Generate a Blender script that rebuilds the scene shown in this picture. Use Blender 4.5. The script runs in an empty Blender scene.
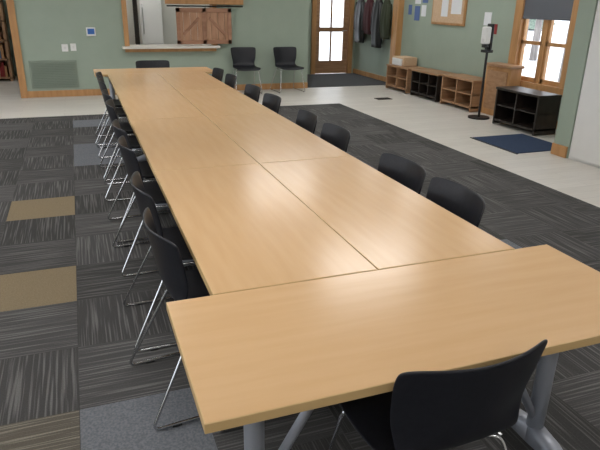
import bpy, bmesh, math, random
from mathutils import Vector, Matrix
random.seed(7)
sc=bpy.context.scene
sc.view_settings.view_transform='Standard'
# ---------------------------------------------------------------- materials
def mat(name,col,rough=.6,metal=0,spec=.5,emit=0,coat=0):
    m=bpy.data.materials.new(name);m.use_nodes=True
    b=m.node_tree.nodes['Principled BSDF']
    b.inputs['Base Color'].default_value=(*col,1);b.inputs['Roughness'].default_value=rough
    b.inputs['Metallic'].default_value=metal;b.inputs['Specular IOR Level'].default_value=spec
    if coat: b.inputs['Coat Weight'].default_value=coat;b.inputs['Coat Roughness'].default_value=.12
    if emit: b.inputs['Emission Color'].default_value=(*col,1);b.inputs['Emission Strength'].default_value=emit
    return m
def noisy(name,c1,c2,scale=(1,1,1),nscale=5,detail=4,lo=.35,hi=.65,rough=.6,bump=0,spec=.5,rot=(0,0,0),metal=0,coat=0):
    m=mat(name,c1,rough,metal,spec,coat=coat);nt=m.node_tree;N=nt.nodes;L=nt.links;b=N['Principled BSDF']
    tc=N.new('ShaderNodeTexCoord');mp=N.new('ShaderNodeMapping');mp.inputs['Scale'].default_value=scale;mp.inputs['Rotation'].default_value=rot
    no=N.new('ShaderNodeTexNoise');no.inputs['Scale'].default_value=nscale;no.inputs['Detail'].default_value=detail
    r=N.new('ShaderNodeValToRGB');r.color_ramp.elements[0].position=lo;r.color_ramp.elements[1].position=hi
    r.color_ramp.elements[0].color=(*c1,1);r.color_ramp.elements[1].color=(*c2,1)
    L.new(tc.outputs['Object'],mp.inputs['Vector']);L.new(mp.outputs[0],no.inputs['Vector']);L.new(no.outputs['Fac'],r.inputs[0]);L.new(r.outputs[0],b.inputs['Base Color'])
    if bump:
        bp=N.new('ShaderNodeBump');bp.inputs['Strength'].default_value=bump;bp.inputs['Distance'].default_value=.01
        L.new(no.outputs['Fac'],bp.inputs['Height']);L.new(bp.outputs[0],b.inputs['Normal'])
    return m
M={}
M['green']=noisy('paint_sage_green',(.315,.38,.31),(.335,.40,.33),nscale=3,rough=.7)
M['cream']=mat('paint_cream',(.7,.68,.62),.7)
M['ceil']=mat('ceiling_white',(.82,.81,.79),.8)
M['grey']=noisy('partition_vinyl_grey',(.72,.72,.71),(.76,.76,.75),nscale=2,rough=.6)
M['trim']=noisy('oak_trim',(.42,.215,.085),(.52,.285,.12),scale=(1,1,.15),nscale=14,rough=.45)
M['wood']=noisy('oak_wood',(.32,.175,.09),(.42,.245,.135),scale=(.3,1,3),nscale=9,rough=.45)
M['barn']=noisy('barn_wood',(.33,.17,.095),(.50,.29,.18),scale=(1,1,.2),nscale=10,rough=.6)
M['barn2']=noisy('barn_wood_frame',(.28,.14,.08),(.40,.21,.13),scale=(.2,1,1),nscale=10,rough=.6)
M['maplex']=noisy('maple_laminate',(.675,.435,.225),(.705,.465,.25),scale=(.6,6,1),nscale=4,detail=6,rough=.22,spec=.55)
M['edge']=mat('maple_edge_band',(.60,.41,.19),.45)
M['steel']=mat('silver_painted_steel',(.36,.38,.43),.4,.3)
M['chrome']=mat('chrome_wire',(.62,.63,.65),.18,1)
M['shell']=noisy('charcoal_plastic',(.010,.011,.016),(.014,.015,.021),nscale=60,rough=.42,spec=.4)
M['black']=mat('black_plastic',(.012,.012,.013),.5)
M['dark']=noisy('dark_stained_wood',(.015,.011,.009),(.03,.022,.018),scale=(1,1,.3),nscale=12,rough=.4)
M['white']=mat('white_plastic',(.8,.8,.79),.35)
M['blue']=mat('blue_screen',(.05,.15,.45),.3)
M['navy']=noisy('navy_mat',(.012,.03,.075),(.03,.055,.12),nscale=150,rough=.95,bump=.3)
M['brownmat']=noisy('brown_mat',(.04,.03,.02),(.07,.055,.04),nscale=120,rough=.95)
M['darkcarpet']=noisy('entry_carpet',(.04,.042,.047),(.07,.07,.076),nscale=120,rough=.95)
M['cork']=noisy('cork_board',(.55,.38,.24),(.66,.48,.32),nscale=60,rough=.9)
M['paper']=mat('paper_white',(.75,.77,.8),.8)
M['bluepaper']=mat('paper_blue',(.10,.16,.36),.8)
M['red']=mat('red_fabric',(.25,.03,.03),.9)
M['maroon']=mat('maroon_fabric',(.06,.015,.018),.9)
M['olive']=mat('olive_fabric',(.05,.06,.035),.9)
M['shade']=mat('roller_shade',(.12,.13,.15),.8)
M['snow']=noisy('snow',(.75,.78,.8),(.85,.87,.9),nscale=2,rough=.9)
M['bark']=noisy('bark',(.16,.14,.13),(.28,.25,.23),scale=(1,1,.2),nscale=12,rough=.95)
M['ever']=noisy('evergreen_foliage',(.12,.16,.13),(.22,.27,.22),nscale=9,rough=.95)
M['panelglow']=mat('unseen_panel_glow',(1,.98,.95),.5,emit=11.5)  # emission of the unseen ceiling panels
M['metal']=mat('brushed_metal',(.5,.5,.5),.35,.9)
M['vent']=mat('vent_grille_green',(.25,.30,.245),.5)
def glassm():
    m=mat('window_glass',(1,1,1),0);b=m.node_tree.nodes['Principled BSDF'];b.inputs['Transmission Weight'].default_value=1;b.inputs['IOR'].default_value=1.02
    return m
M['glass']=glassm()
def planks():
    m=mat('vinyl_plank_floor',(.6,.57,.52),.4);nt=m.node_tree;N=nt.nodes;L=nt.links;b=N['Principled BSDF']
    tc=N.new('ShaderNodeTexCoord');mp=N.new('ShaderNodeMapping');mp.inputs['Rotation'].default_value=(0,0,0)
    br=N.new('ShaderNodeTexBrick');br.inputs['Scale'].default_value=1;br.inputs['Brick Width'].default_value=1.2;br.inputs['Row Height'].default_value=.15
    br.inputs['Mortar Size'].default_value=.002;br.inputs['Color1'].default_value=(.70,.67,.62,1);br.inputs['Color2'].default_value=(.76,.73,.68,1);br.inputs['Mortar'].default_value=(.55,.52,.48,1)
    no=N.new('ShaderNodeTexNoise');no.inputs['Scale'].default_value=6
    mp2=N.new('ShaderNodeMapping');mp2.inputs['Scale'].default_value=(.5,6,1)
    mx=N.new('ShaderNodeMixRGB');mx.blend_type='MULTIPLY';mx.inputs[0].default_value=.2
    L.new(tc.outputs['Object'],mp.inputs[0]);L.new(mp.outputs[0],br.inputs[0]);L.new(tc.outputs['Object'],mp2.inputs[0]);L.new(mp2.outputs[0],no.inputs[0])
    L.new(br.outputs['Color'],mx.inputs[1]);L.new(no.outputs['Fac'],mx.inputs[2]);L.new(mx.outputs[0],b.inputs['Base Color'])
    return m
M['planks']=planks()
def streak(name,dirx,c1,c2):
    m=mat(name,c1,.95,spec=.15);nt=m.node_tree;N=nt.nodes;L=nt.links;b=N['Principled BSDF']
    tc=N.new('ShaderNodeTexCoord')
    def noi(s,sc_):
        mp=N.new('ShaderNodeMapping');mp.inputs['Scale'].default_value=s
        no=N.new('ShaderNodeTexNoise');no.inputs['Scale'].default_value=sc_;no.inputs['Detail'].default_value=2
        L.new(tc.outputs['Object'],mp.inputs[0]);L.new(mp.outputs[0],no.inputs[0]);return no
    a=noi((1.2,58,1) if dirx else (58,1.2,1),1.6)
    f=noi((1,1,1),160)
    r=N.new('ShaderNodeValToRGB');e=r.color_ramp.elements;e[0].position=.50;e[1].position=.64;e[0].color=(*c1,1);e[1].color=(*c2,1)
    L.new(a.outputs['Fac'],r.inputs[0])
    mx=N.new('ShaderNodeMixRGB');mx.blend_type='MULTIPLY';mx.inputs[0].default_value=.5
    L.new(r.outputs[0],mx.inputs[1]);L.new(f.outputs['Fac'],mx.inputs[2]);L.new(mx.outputs[0],b.inputs['Base Color'])
    return m
D=[(.074,.073,.072),(.088,.086,.086),(.104,.102,.102)];Lc=[(.18,.176,.172),(.20,.197,.193),(.22,.217,.212)]
carp=[streak(f'carpet_streak_{i}_{j}',j,D[i],Lc[i]) for i in range(3) for j in (0,1)]
carp+= [noisy('carpet_tan',(.21,.165,.10),(.27,.215,.14),nscale=140,rough=.95,spec=.15),
        noisy('carpet_bluegrey',(.13,.14,.155),(.20,.21,.23),nscale=110,rough=.95,spec=.15),
        streak('carpet_beige',1,(.15,.135,.11),(.32,.29,.24))]
# ---------------------------------------------------------------- mesh builder
class B:
    def __init__(s): s.bm=bmesh.new();s.mats=[]
    def mi(s,m):
        m=M[m] if isinstance(m,str) else m
        if m not in s.mats: s.mats.append(m)
        return s.mats.index(m)
    def merge(s,t,m,smooth=False,mx=None):
        i=s.mi(m)
        for f in t.faces: f.material_index=i;f.smooth=smooth
        if mx is not None: t.transform(mx)
        me=bpy.data.meshes.new('tmp');t.to_mesh(me);t.free();s.bm.from_mesh(me);bpy.data.meshes.remove(me)
    def box(s,x0,x1,y0,y1,z0,z1,m,bev=0,mx=None,seg=2):
        t=bmesh.new();bmesh.ops.create_cube(t,size=1)
        for v in t.verts: v.co=Vector(((x0+x1)/2+v.co.x*(x1-x0),(y0+y1)/2+v.co.y*(y1-y0),(z0+z1)/2+v.co.z*(z1-z0)))
        if bev: bmesh.ops.bevel(t,geom=t.edges[:],offset=bev,segments=seg,affect='EDGES',profile=.5)
        s.merge(t,m,False,mx);return s
    def tube(s,pts,r,m,seg=8,round_=0,r2=None):
        pts=[Vector(p) for p in pts]
        if round_:
            out=[pts[0]]
            for i in range(1,len(pts)-1):
                a,b,c=pts[i-1],pts[i],pts[i+1]
                d1=min(round_,(a-b).length*.45);d2=min(round_,(c-b).length*.45)
                p=b+(a-b).normalized()*d1;q=b+(c-b).normalized()*d2
                for k in range(6):
                    u=k/5;out.append(p*(1-u)**2+b*2*u*(1-u)+q*u*u)
            out.append(pts[-1]);pts=out
        t=bmesh.new();rings=[];n=None
        for i,p in enumerate(pts):
            d=(pts[min(i+1,len(pts)-1)]-pts[max(i-1,0)]).normalized()
            if n is None:
                n=d.orthogonal().normalized()
            n=(n-d*n.dot(d)).normalized();bn=d.cross(n)
            rr=r if r2 is None else r+(r2-r)*i/(len(pts)-1)
            rings.append([t.verts.new(p+(n*math.cos(2*math.pi*k/seg)+bn*math.sin(2*math.pi*k/seg))*rr) for k in range(seg)])
        for a,b in zip(rings,rings[1:]):
            for k in range(seg): t.faces.new((a[k],a[(k+1)%seg],b[(k+1)%seg],b[k]))
        t.faces.new(rings[0][::-1]);t.faces.new(rings[-1])
        s.merge(t,m,True);return s
    def rings(s,rs,m,cap=True):
        t=bmesh.new();R=[[t.verts.new(v) for v in r] for r in rs];n=len(R[0])
        for a,b in zip(R,R[1:]):
            for k in range(n): t.faces.new((a[k],a[(k+1)%n],b[(k+1)%n],b[k]))
        if cap: t.faces.new(R[0][::-1]);t.faces.new(R[-1])
        s.merge(t,m,True);return s
    def cyl(s,c,r,h,m,seg=24,axis='Z',r2=None):
        d={'Z':Vector((0,0,h)),'X':Vector((h,0,0)),'Y':Vector((0,h,0))}[axis];c=Vector(c)
        t=bmesh.new();bmesh.ops.create_cone(t,cap_ends=True,segments=seg,radius1=r,radius2=r if r2 is None else r2,depth=h)
        q=Vector((0,0,1)).rotation_difference(d.normalized()).to_matrix().to_4x4()
        s.merge(t,m,False,Matrix.Translation(c)@q);return s
    def mesh(s,name):
        bmesh.ops.recalc_face_normals(s.bm,faces=s.bm.faces[:])
        me=bpy.data.meshes.new(name);s.bm.to_mesh(me);s.bm.free()
        for m in s.mats: me.materials.append(m)
        return me
    def done(s,name,loc=(0,0,0),rz=0):
        return put(name,s.mesh(name),loc,rz)
def put(name,me,loc=(0,0,0),rz=0,parent=None):
    o=bpy.data.objects.new(name,me);o.location=loc;o.rotation_euler=(0,0,rz);sc.collection.objects.link(o)
    if parent: o.parent=parent
    return o
# ---------------------------------------------------------------- room shell
H=2.75;XL=-5.5;YF=-4.5;XR=5.9
b=B();b.box(XL-.15,XR+.15,YF-.15,12.65,-.1,0,'planks');b.done('floor')
b=B();b.box(XL-.15,XR+.15,YF-.15,12.65,H,H+.1,'ceil');b.done('ceiling')
# carpet tiles
OX,OY=-.486,.012;bm=bmesh.new()
CL,CF=XL+.02,YF+.02
ys=[CF]+[OY-.5*8+.5*i for i in range(8+15)]+[7.4]
xs=[CL]+[OX-.5*10+.5*i for i in range(10+9)]
xs=[x for x in xs if x>XL+.05 or x==CL];xs.append(3.76)
sp={}
for x,y,k in [(-.75,3.25,6),(-.75,1.75,6),(-.25,.25,7),(-.75,.25,8),(-.25,4.75,7),(-.25,5.25,7),(-.25,6.75,7),(2.2,1.25,7),(-1.75,-.25,6),(2.7,-1.2,6),(-2.25,2.2,6),(-2.75,4.75,8)]:
    sp[(math.floor((x-OX)/.5),math.floor((y-OY)/.5))]=k
for x0,x1 in zip(xs,xs[1:]):
    for y0,y1 in zip(ys,ys[1:]):
        g=.0012
        vs=[bm.verts.new(v) for v in ((x0+g,y0+g,.006),(x1-g,y0+g,.006),(x1-g,y1-g,.006),(x0+g,y1-g,.006))]
        f=bm.faces.new(vs)
        i=math.floor(((x0+x1)/2-OX)/.5);j=math.floor(((y0+y1)/2-OY)/.5)
        f.material_index=sp.get((i,j),2*random.randrange(3)+((i+j)%2))
vs=[bm.verts.new(v) for v in ((CL,CF,.004),(3.765,CF,.004),(3.765,7.405,.004),(CL,7.405,.004))];f=bm.faces.new(vs);f.material_index=0
me=bpy.data.meshes.new('carpet');bm.to_mesh(me);bm.free()
for m in carp: me.materials.append(m)
put('carpet_tiles',me)
W=.15
b=B();y0,y1=9.3,9.3+W
b.box(XL,-2.7,y0,y1,0,H,'green');b.box(-2.7,-1.3,y0,y1,2.15,H,'green');b.box(-1.3,.53,y0,y1,0,H,'green')
b.box(.53,2.05,y0,y1,0,.77,'green');b.box(.53,2.05,y0,y1,2.05,H,'green');b.box(2.05,3.9,y0,y1,0,H,'green')
b.done('wall_back')
b=B();b.box(3.8,3.9,9.45,11.4,0,H,'green');b.done('wall_vestibule_left')
b=B();b.box(3.8,4.78,11.4,11.55,0,H,'green');b.box(4.78,5.82,11.4,11.55,2.12,H,'green');b.box(5.82,5.9,11.4,11.55,0,H,'green');b.done('wall_vestibule_back')
b=B();x0,x1=XR,XR+W
b.box(x0,x1,YF,4.62,0,H,'green');b.box(x0,x1,5.82,11.55,0,H,'green');b.box(x0,x1,4.62,5.82,0,.45,'green');b.box(x0,x1,4.62,5.82,2.2,H,'green')
b.done('wall_right')
b=B();b.box(4.78,5.9,3.3,3.53,0,H,'green');b.done('wall_stub')
b=B();b.box(4.80,4.9,YF,3.3,0,H,'grey')
for i in range(7):
    yy=3.27-1.1*i;b.box(4.775,4.80,yy-1.07,yy,.03,2.4,'grey',.006)
b.done('wall_partition')
b=B();b.box(XL-W,XL,YF,12.5,0,.7,'green');b.box(XL-W,XL,YF,12.5,2.3,H,'green')
for a,c in [(YF,-3.8),(-1.8,-1.2),(.8,1.4),(3.4,4.0),(6,6.6),(8.6,12.5)]: b.box(XL-W,XL,a,c,.7,2.3,'green')
b.done('wall_left')
for n,(a,c) in enumerate([(-3.8,-1.8),(-1.2,.8),(1.4,3.4),(4,6),(6.6,8.6)]):
    b=B();x=XL
    b.box(x-.1,x+.03,a-.08,a+.02,.62,2.38,'trim');b.box(x-.1,x+.03,c-.02,c+.08,.62,2.38,'trim')
    b.box(x-.1,x+.03,a,c,2.28,2.38,'trim');b.box(x-.1,x+.06,a-.1,c+.1,.62,.72,'trim');b.box(x-.08,x-.02,(a+c)/2-.03,(a+c)/2+.03,.7,2.3,'trim')
    b.done(f'window_{n+2}')
b=B();b.box(XL,4.8,YF-W,YF,0,H,'cream');b.box(4.9,XR+W,YF-W,YF,0,H,'cream');b.done('wall_front')
b=B();b.box(-1.2,3.9,9.28,9.3,0,.11,'trim',.004);b.box(XL,-2.8,9.28,9.3,0,.11,'trim',.004);b.done('baseboard_back')
b=B();b.box(5.88,5.9,3.6,11.4,0,.11,'trim',.004);b.done('baseboard_right')
b=B();b.box(4.76,4.78,3.31,3.54,0,.13,'trim',.004);b.box(4.78,5.88,3.53,3.55,0,.13,'trim',.004);b.done('baseboard_stub')
b=B();b.box(-1.3,-1.19,9.27,9.47,0,2.15,'trim',.004);b.box(-2.81,-2.7,9.27,9.47,0,2.15,'trim',.004);b.box(-2.81,-1.19,9.27,9.47,2.13,2.25,'trim',.004);b.done('trim_1')
b=B();b.box(.47,.55,9.25,9.47,.83,2.1,'trim',.004);b.box(2.03,2.11,9.25,9.47,.83,2.1,'trim',.004);b.box(.47,2.11,9.25,9.47,2.03,2.13,'trim',.004)
b.done('trim_2')
b=B();b.box(.42,2.13,9.13,9.62,.79,.83,'cream',.006);b.box(.47,2.08,9.24,9.3,.73,.79,'trim',.004);b.done('serving_counter')
# barn style shutter
b=B();x0,x1,z0,z1=1.37,2.36,.86,1.47;y=9.2
n=8
for i in range(n):
    a=x0+(x1-x0)*i/n;b.box(a+.003,a+(x1-x0)/n-.003,y,y+.02,z0,z1,'barn',.003)
for a,c,d,e in [(x0,x1,z0,z0+.07),(x0,x1,z1-.07,z1),(x0,x0+.07,z0,z1),(x1-.07,x1,z0,z1),((x0+x1)/2-.035,(x0+x1)/2+.035,z0,z1)]:
    b.box(a,c,y-.018,y+.001,d,e,'barn2',.004)
for s in (0,1):
    cx=x0+.26+s*.47
    b.box(-.2,.2,-.018,.001,-.025,.025,'barn2',.003,Matrix.Translation((cx,y,(z0+z1)/2))@Matrix.Rotation(math.radians(45 if s else -45),4,'Y'))
b.done('barn_shutter_door')
b=B();b.box(1.2,2.6,9.225,9.25,1.53,1.62,'trim',.004);b.tube([(1.22,9.2,1.5),(2.58,9.2,1.5)],.012,'black')
b.done('shutter_rail')
# wall fittings
b=B();b.box(-1.11,-.35,9.285,9.3,.15,.61,'vent',.004)
for i in range(15): b.box(-1.08,-.38,9.27,9.29,.18+i*.028,.19+i*.028,'vent')
b.done('air_vent_grille')
b=B();b.box(-.56,-.46,9.288,9.3,.75,.87,'white',.004);b.box(-.53,-.49,9.28,9.29,.79,.83,'grey');b.done('wall_outlet')
b=B();b.box(-.42,-.33,9.288,9.3,.76,.88,'white',.004);b.box(-.39,-.36,9.282,9.29,.80,.84,'grey');b.done('light_switch')
b=B();b.box(-.14,.01,9.27,9.3,1.0,1.14,'white',.006);b.box(-.12,-.01,9.264,9.272,1.03,1.12,'blue');b.done('wall_thermostat')
# kitchen behind
b=B();b.box(-1.2,3.8,12.5,12.65,0,H,'cream');b.done('wall_kitchen_back')
b=B();b.box(-1.3,-1.2,9.47,12.5,0,H,'cream');b.done('wall_kitchen_left')
b=B();b.box(XL,-1.3,12.5,12.65,0,H,'green');b.done('wall_annex_back')
b=B();b.box(1.0,1.45,11.6,12.3,0.02,1.8,'white',.02);b.box(1.0,1.45,11.57,11.6,.7,1.8,'white',.015);b.box(1.0,1.45,11.57,11.6,.05,.68,'white',.015);b.tube([(1.05,11.55,.9),(1.05,11.53,1.0),(1.05,11.53,1.4),(1.05,11.55,1.5)],.012,'metal');b.done('refrigerator')
b=B();b.box(.78,.86,10.6,10.7,0,H,'dark',.005);b.done('kitchen_post')
b=B();b.box(-.9,.7,11.9,12.45,0,.88,'wood',.005);b.box(-.93,.73,11.86,12.48,.88,.92,'grey',.005)
for i in range(3): b.box(-.87+i*.52,-.4+i*.52,11.88,11.9,.1,.82,'wood',.006)
b.done('kitchen_cabinet')
b=B();b.box(-.8,.6,12.42,12.5,1.05,1.12,'trim');b.box(-.8,.6,12.42,12.5,1.9,1.97,'trim');b.box(-.8,-.72,12.42,12.5,1.1,1.95,'trim');b.box(.52,.6,12.42,12.5,1.1,1.95,'trim');b.box(-.14,-.06,12.42,12.5,1.1,1.95,'trim');b.box(-.75,.55,12.47,12.49,1.1,1.93,'white');b.done('window_8')
b=B()
b.box(-2.6,-2.55,11.6,12.0,0,1.9,'wood');b.box(-1.65,-1.6,11.6,12.0,0,1.9,'wood');b.box(-2.6,-1.6,11.98,12.0,0,1.9,'wood')
for i in range(6): b.box(-2.6,-1.6,11.6,12,.05+i*.36,.08+i*.36,'wood')
for i in range(5):
    x=-2.52
    while x<-1.72:
        w=random.uniform(.025,.06);b.box(x,x+w-.004,11.66,11.9,.08+i*.36,.08+i*.36+random.uniform(.2,.3),random.choice(['red','barn','trim','bluepaper','paper']));x+=w
b.done('bookshelf')
# vestibule
b=B();b.box(3.9,5.88,9.32,11.33,0,.008,'darkcarpet');b.done('entry_carpet')
b=B()
b.box(4.78,4.88,11.34,11.5,0,2.12,'trim',.004);b.box(5.72,5.82,11.34,11.5,0,2.12,'trim',.004);b.box(4.78,5.82,11.34,11.5,2.02,2.12,'trim',.004)
b.box(4.885,5.0,11.42,11.47,.01,2.01,'wood',.004);b.box(5.60,5.715,11.42,11.47,.01,2.01,'wood',.004)
for z0,z1 in ((.01,.3),(.95,1.05),(1.9,2.01)): b.box(4.99,5.61,11.42,11.47,z0,z1,'wood',.004)
b.box(4.99,5.61,11.44,11.45,.3,1.9,'glass');b.box(5.27,5.31,11.43,11.46,.3,1.9,'wood')
b.tube([(5.66,11.42,.98),(5.66,11.37,.98),(5.56,11.37,.98)],.01,'metal');b.done('door_1')
def win(name,y0,y1,z0,z1,shade):
    b=B();x=XR
    b.box(x-.03,x+.12,y0-.13,y0+.02,z0-.1,z1+.1,'trim',.004);b.box(x-.03,x+.12,y1-.02,y1+.14,z0-.1,z1+.1,'trim',.004)
    b.box(x-.03,x+.12,y0,y1,z1-.02,z1+.1,'trim',.004);b.box(x-.05,x+.12,y0-.15,y1+.15,z0-.1,z0+.01,'trim',.004)
    ym=(y0+y1)/2
    for a,c in ((y0,ym-.02),(ym+.02,y1)):
        b.box(x+.03,x+.08,a,a+.06,z0,z1,'trim');b.box(x+.03,x+.08,c-.06,c,z0,z1,'trim');b.box(x+.03,x+.08,a,c,z0,z0+.07,'trim');b.box(x+.03,x+.08,a,c,z1-.07,z1,'trim');b.box(x+.03,x+.08,a,c,1.08,1.13,'trim')
    b.box(x+.02,x+.09,ym-.04,ym+.04,z0,z1,'trim')
    b.box(x+.05,x+.055,y0,y1,z0,z1,'glass')
    if shade: b.box(x+.0,x+.008,y0+.02,y1-.02,1.45,z1,'shade');b.box(x-.006,x+.012,y0+.02,y1-.02,1.43,1.46,'shade',.004)
    b.done(name)
win('window_1',4.72,5.72,.55,2.1,True)
b=B();b.box(5.62,5.82,5.45,6.03,0.005,.74,'trim',.006);b.box(5.59,5.84,5.43,6.05,.74,.78,'wood',.006)
b.box(5.605,5.62,5.51,5.97,.1,.68,'wood',.004);b.done('wood_wainscot_cabinet')
b=B();b.box(5.77,5.9,9.2,9.42,0.005,H-.01,'trim',.006);b.done('wood_column')
def cubby(name,y0,y1,h,m,n=2,x0=5.45,x1=5.86,top=None):
    b=B();t=.03
    b.box(x0-.01,x1,y0-.01,y1+.01,h-t,h,top or m,.004);b.box(x0,x1,y0,y0+t,0.008,h-t,m,.003);b.box(x0,x1,y1-t,y1,.008,h-t,m,.003)
    b.box(x0,x1,y0,y1,.06,.06+t,m,.003);b.box(x0+.01,x1,y0,y1,h*.52,h*.52+.02,m,.003);b.box(x1-.012,x1,y0,y1,.02,h-t,m)
    for i in range(1,n): 
        y=y0+(y1-y0)*i/n;b.box(x0,x1,y-.012,y+.012,.06,h-t,m)
    b.done(name)
cubby('cubby_bench',8.1,8.92,.47,'wood');cubby('cubby_bench',7.08,7.95,.48,'dark',3,top='wood');cubby('cubby_bench',6.08,6.95,.5,'wood',2)
cubby('shoe_cubby',4.36,5.22,.53,'dark',2,x0=5.22,x1=5.58)
b=B();b.box(5.55,5.85,8.45,8.9,.475,.63,'cork',.01);b.box(5.52,5.56,8.5,8.85,.475,.6,'paper',.004);b.done('cardboard_box')
b=B();b.box(5.87,5.899,7.1,8.12,1.26,1.95,'trim',.004);b.box(5.862,5.872,7.14,8.08,1.30,1.91,'cork');b.box(5.858,5.863,7.2,7.5,1.45,1.85,'paper');b.box(5.858,5.863,7.6,7.8,1.4,1.7,'paper');b.done('bulletin_board')
b=B()
for y,z,w,h,m in [(8.45,1.38,.16,.2,'paper'),(8.68,1.3,.18,.26,'bluepaper'),(8.68,1.6,.2,.22,'paper'),(8.42,1.62,.18,.2,'bluepaper'),(8.95,1.4,.12,.18,'bluepaper')]: b.box(5.893,5.9,y-w/2,y+w/2,z,z+h,m)
b.done('wall_notices')
b=B();b.box(5.893,5.9,6.25,6.36,1.18,1.33,'red');b.box(5.893,5.9,6.42,6.6,1.3,1.5,'paper');b.done('wall_notices')
# coats
b=B();b.box(5.86,5.9,9.7,11.1,1.72,1.80,'wood',.004)
for i in range(6): b.tube([(5.87,9.8+i*.24,1.75),(5.84,9.8+i*.24,1.74),(5.83,9.8+i*.24,1.78)],.008,'black')
b.done('coat_rack')
def coat(y,w,z0,z1,m):
    b=B();rs=[]
    for k in range(12):
        u=k/11;z=z1+(z0-z1)*u;hw=w*(.25+.75*min(1,u*5)**.6)*(.85+.2*u)/2;hd=.05+.04*math.sin(u*3)
        rs.append([(5.77-hd*math.sin(a)*(1+.15*math.cos(5*a+k*.2)),y+hw*math.cos(a)*(1+.06*math.sin(7*a)),z) for a in [2*math.pi*i/28 for i in range(28)]])
    b.rings(rs,m)
    for s in (-1,1): b.tube([(5.77,y+s*w*.36,z1-.1),(5.75,y+s*w*.48,z1-.4),(5.75,y+s*w*.5,z1-.68)],.05,m,10,0,.038)
    b.tube([(5.79,y,z1-.02),(5.82,y,z1+.03),(5.84,y,1.745)],.008,m,6)
    b.done('hanging_coat')
coat(10.9,.42,.75,1.7,'black');coat(10.45,.38,.95,1.7,'maroon');coat(10.05,.4,.7,1.7,'black');coat(9.68,.3,.9,1.68,'olive')
# sanitizer stand
b=B();x,y=5.31,5.66
b.cyl((x,y,.012),.16,.022,'black',32);b.cyl((x,y,.5),.018,.98,'black',16)
b.box(x-.07,x+.06,y-.06,y+.06,.96,1.0,'black',.006);b.box(x-.005,x+.03,y-.065,y+.065,.98,1.36,'black',.01)
b.box(x-.10,x-.003,y-.058,y+.058,1.08,1.32,'white',.02,seg=3);b.box(x-.104,x-.09,y-.03,y+.03,1.11,1.16,'grey',.004);b.box(x-.08,x-.0,y-.045,y+.045,1.03,1.08,'black',.01)
b.done('hand_sanitizer_stand')
b=B();b.box(4.36,5.15,3.64,4.5,.001,.012,'navy',.004);b.box(4.34,4.36,3.62,4.52,.001,.008,'black');b.box(5.15,5.17,3.64,4.52,.001,.008,'black');b.done('door_mat')
b=B();b.box(4.6,4.88,7.58,7.76,.001,.01,'brownmat',.002)
for i in range(6): b.box(4.62,4.86,7.6+i*.025,7.608+i*.025,.008,.014,'black')
b.done('floor_register')
# unseen ceiling light panels, put in to light the closed room
for x in (-3.2,-.4,2.6):
    for y in (-2.6,.6,3.8,7.0):
        b=B();b.box(-.62,.62,-.32,.32,-.03,0,'white',.004);b.box(-.58,.58,-.28,.28,-.034,-.03,'panelglow');b.done('unseen_light_panel',(x,y,H-.001))
b=B();b.box(-.6,.6,-.3,.3,-.03,0,'white',.004);b.box(-.56,.56,-.26,.26,-.034,-.03,'panelglow');b.done('unseen_light_panel',(1.0,10.9,H-.001))  # unseen panel added because the kitchen needs light
for x,y in ((5.0,8.4),(4.9,6.6),(5.1,4.8),(5.0,10.4),(-2.2,10.9)):  # more unseen panels, added to brighten the right side; last one in the annex
    b=B();b.box(-.3,.3,-.3,.3,-.03,0,'white',.004);b.box(-.26,.26,-.26,.26,-.034,-.03,'panelglow');b.done('unseen_light_panel',(x,y,H-.001))
# outdoors
b=B();b.box(6.2,60,-30,60,-.3,-.1,'snow');b.box(-5,6.2,12.8,60,-.3,-.1,'snow');b.box(-40,-6,-30,60,-.3,-.1,'snow');b.done('ground')
for i in range(16):
    x=10+(i%4)*4.2+random.uniform(-.6,.6);y=9+(i//4)*5.5+random.uniform(-.6,.6);h=random.uniform(5,8);r=random.uniform(.09,.18);b=B()
    b.tube([(0,0,-.2),(.1,.05,h*.5),(0,.2,h)],r,'bark',8,0,.03)
    for k in range(7):
        a=random.uniform(0,6.28);z=random.uniform(1.2,h*.9);l=random.uniform(.6,1.5)
        b.tube([(0.05,.05,z),(math.cos(a)*l,math.sin(a)*l,z+l*.6)],.03,'bark',6,0,.008)
    b.done('bare_tree',(x,y,0))
for i in range(12):
    x=30+(i%2)*3.5;y=8+i*3.2;b=B();h=random.uniform(4,6)
    b.cyl((0,0,.3),.15,1,'bark',10)
    for k in range(5): b.cyl((0,0,.9+k*h*.17),(1.5-.26*k),h*.3,'ever',12,r2=.15)
    b.done('evergreen_tree',(x,y,0))
# ---------------------------------------------------------------- tables
def table(loc,rz,L=1.522,Wd=.6065,legx=.56):
    e=bpy.data.objects.new('conference_table',None);e.location=loc;e.rotation_euler=(0,0,rz);sc.collection.objects.link(e)
    b=B();b.box(-L/2,L/2,-Wd/2,Wd/2,.702,.73,'edge',.0015,seg=1);b.box(-L/2+.003,L/2-.003,-Wd/2+.003,Wd/2-.003,.728,.7304,'maplex')
    b.box(-L/2+.12,L/2-.12,-.03,.03,.66,.70,'steel',.004)
    put('tabletop',b.mesh('tabletop'),parent=e)
    for s in (-1,1):
        x=s*legx;b=B()
        b.tube([(x,0,.08),(x,0,.68)],.032,'steel',20)
        b.box(x-.05,x+.05,-.2,.2,.675,.7,'steel',.006)
        for t in (-1,1):
            b.rings([[(x+dx*w,t*y,z+dz*hh) for dx,dz in ((-1,-1),(1,-1),(1,.6),(.6,1),(-.6,1),(-1,.6))] for y,z,w,hh in ((0,.095,.035,.04),(.1,.085,.032,.03),(.2,.055,.028,.022),(.265,.035,.025,.018))],'steel')
            b.cyl((x,t*.245,.0175),.018,.022,'black',12)
        b.tube([(x,0,.14),(x-s*.3,0,.66)],.016,'steel',10)
        put('table_leg',b.mesh('table_leg'),parent=e)
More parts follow.
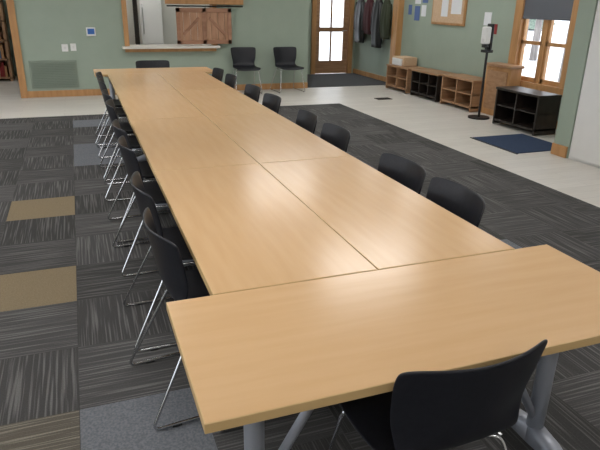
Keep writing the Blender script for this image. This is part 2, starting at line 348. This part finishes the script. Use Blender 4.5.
for k in range(4):
    for xx in (.3045,.9135): table((xx,.762+1.524*k,0),math.pi/2)
table((.61,-.306,0),0);table((.61,6.402,0),0)
# ---------------------------------------------------------------- chairs
def chair_meshes():
    t=bmesh.new()
    prof=[(.235,.425,.205),(.225,.445,.22),(.19,.456,.228),(.10,.452,.232),(0,.446,.232),(-.09,.447,.225),(-.155,.457,.215),(-.195,.485,.205),(-.215,.53,.205),(-.228,.59,.218),(-.242,.665,.230),(-.256,.74,.237),(-.266,.782,.237),(-.272,.800,.230)]
    n=14;G=[]
    for i,(y,z,w) in enumerate(prof):
        row=[]
        back=max(0,min(1,(z-.47)/.12))
        for k in range(n+1):
            u=-1+2*k/n
            yy=y+back*.06*u*u;zz=z+(1-back)*.012*abs(u)**3+(.006*u*u-.012*abs(u)**8 if i>=len(prof)-2 else 0)
            row.append(t.verts.new((u*w,yy,zz)))
        G.append(row)
    for a,c in zip(G,G[1:]):
        for k in range(n): t.faces.new((a[k],a[k+1],c[k+1],c[k]))
    bmesh.ops.recalc_face_normals(t,faces=t.faces[:])
    for f in t.faces: f.smooth=True
    me=bpy.data.meshes.new('seat_shell');t.to_mesh(me);t.free();me.materials.append(M['shell'])
    b=B()
    for s in (-1,1):
        b.tube([(s*.12,-.13,.43),(s*.19,-.15,.425),(s*.245,-.36,.016),(s*.245,.22,.016),(s*.205,.12,.425),(s*.1,.10,.43)],.0068,'chrome',8,.035)
        b.tube([(s*.20,.12,.425),(s*.19,-.15,.425)],.006,'chrome',8)
        for y in (-.26,.16): b.box(s*.245-.009,s*.245+.009,y-.02,y+.02,.0075,.014,'black',.002)
    b.tube([(-.12,-.13,.43),(.12,-.13,.43)],.0065,'chrome');b.tube([(-.1,.10,.43),(.1,.10,.43)],.0065,'chrome')
    b.box(-.15,.15,-.1,.1,.427,.442,'black',.004)
    return me,b.mesh('wire_sled_base')
SH,FR=chair_meshes()
def chair(x,y,rz):
    e=bpy.data.objects.new('stacking_chair',None);e.location=(x,y,0);e.rotation_euler=(0,0,math.radians(rz));sc.collection.objects.link(e)
    o=put('seat_shell',SH,parent=e)
    m=o.modifiers.new('s','SOLIDIFY');m.thickness=.011;m.offset=0
    m=o.modifiers.new('u','SUBSURF');m.levels=1;m.render_levels=2
    put('wire_sled_base',FR,parent=e)
for y,r in zip([.55,1.12,2.0,2.57,3.5,4.13,5.0,5.6],[6,2,3,3,-2,2,0,-2]): chair(.12,y,-90+r)
for y,r in zip([.57,1.08,2.02,2.6,3.5,4.15,5.1,5.75],[-2,2,0,-3,1,2,-1,2]): chair(1.11,y,90+r)
chair(.548,-.44,1);chair(.66,6.78,180)
chair(2.55,8.93,178);chair(3.37,8.9,183)
# ---------------------------------------------------------------- world, camera
w=bpy.data.worlds.new('world');sc.world=w;w.use_nodes=True
bg=w.node_tree.nodes['Background'];bg.inputs[0].default_value=(.88,.93,1,1);bg.inputs[1].default_value=3.4
cam=bpy.data.cameras.new('camera');co=bpy.data.objects.new('camera',cam);sc.collection.objects.link(co);sc.camera=co
cam.sensor_width=36;cam.lens=579.9/600*36;cam.clip_end=200
co.location=(-.3296,-1.6803,1.6369);co.rotation_euler=tuple(math.radians(a) for a in (68.764,-.955,-20.24))
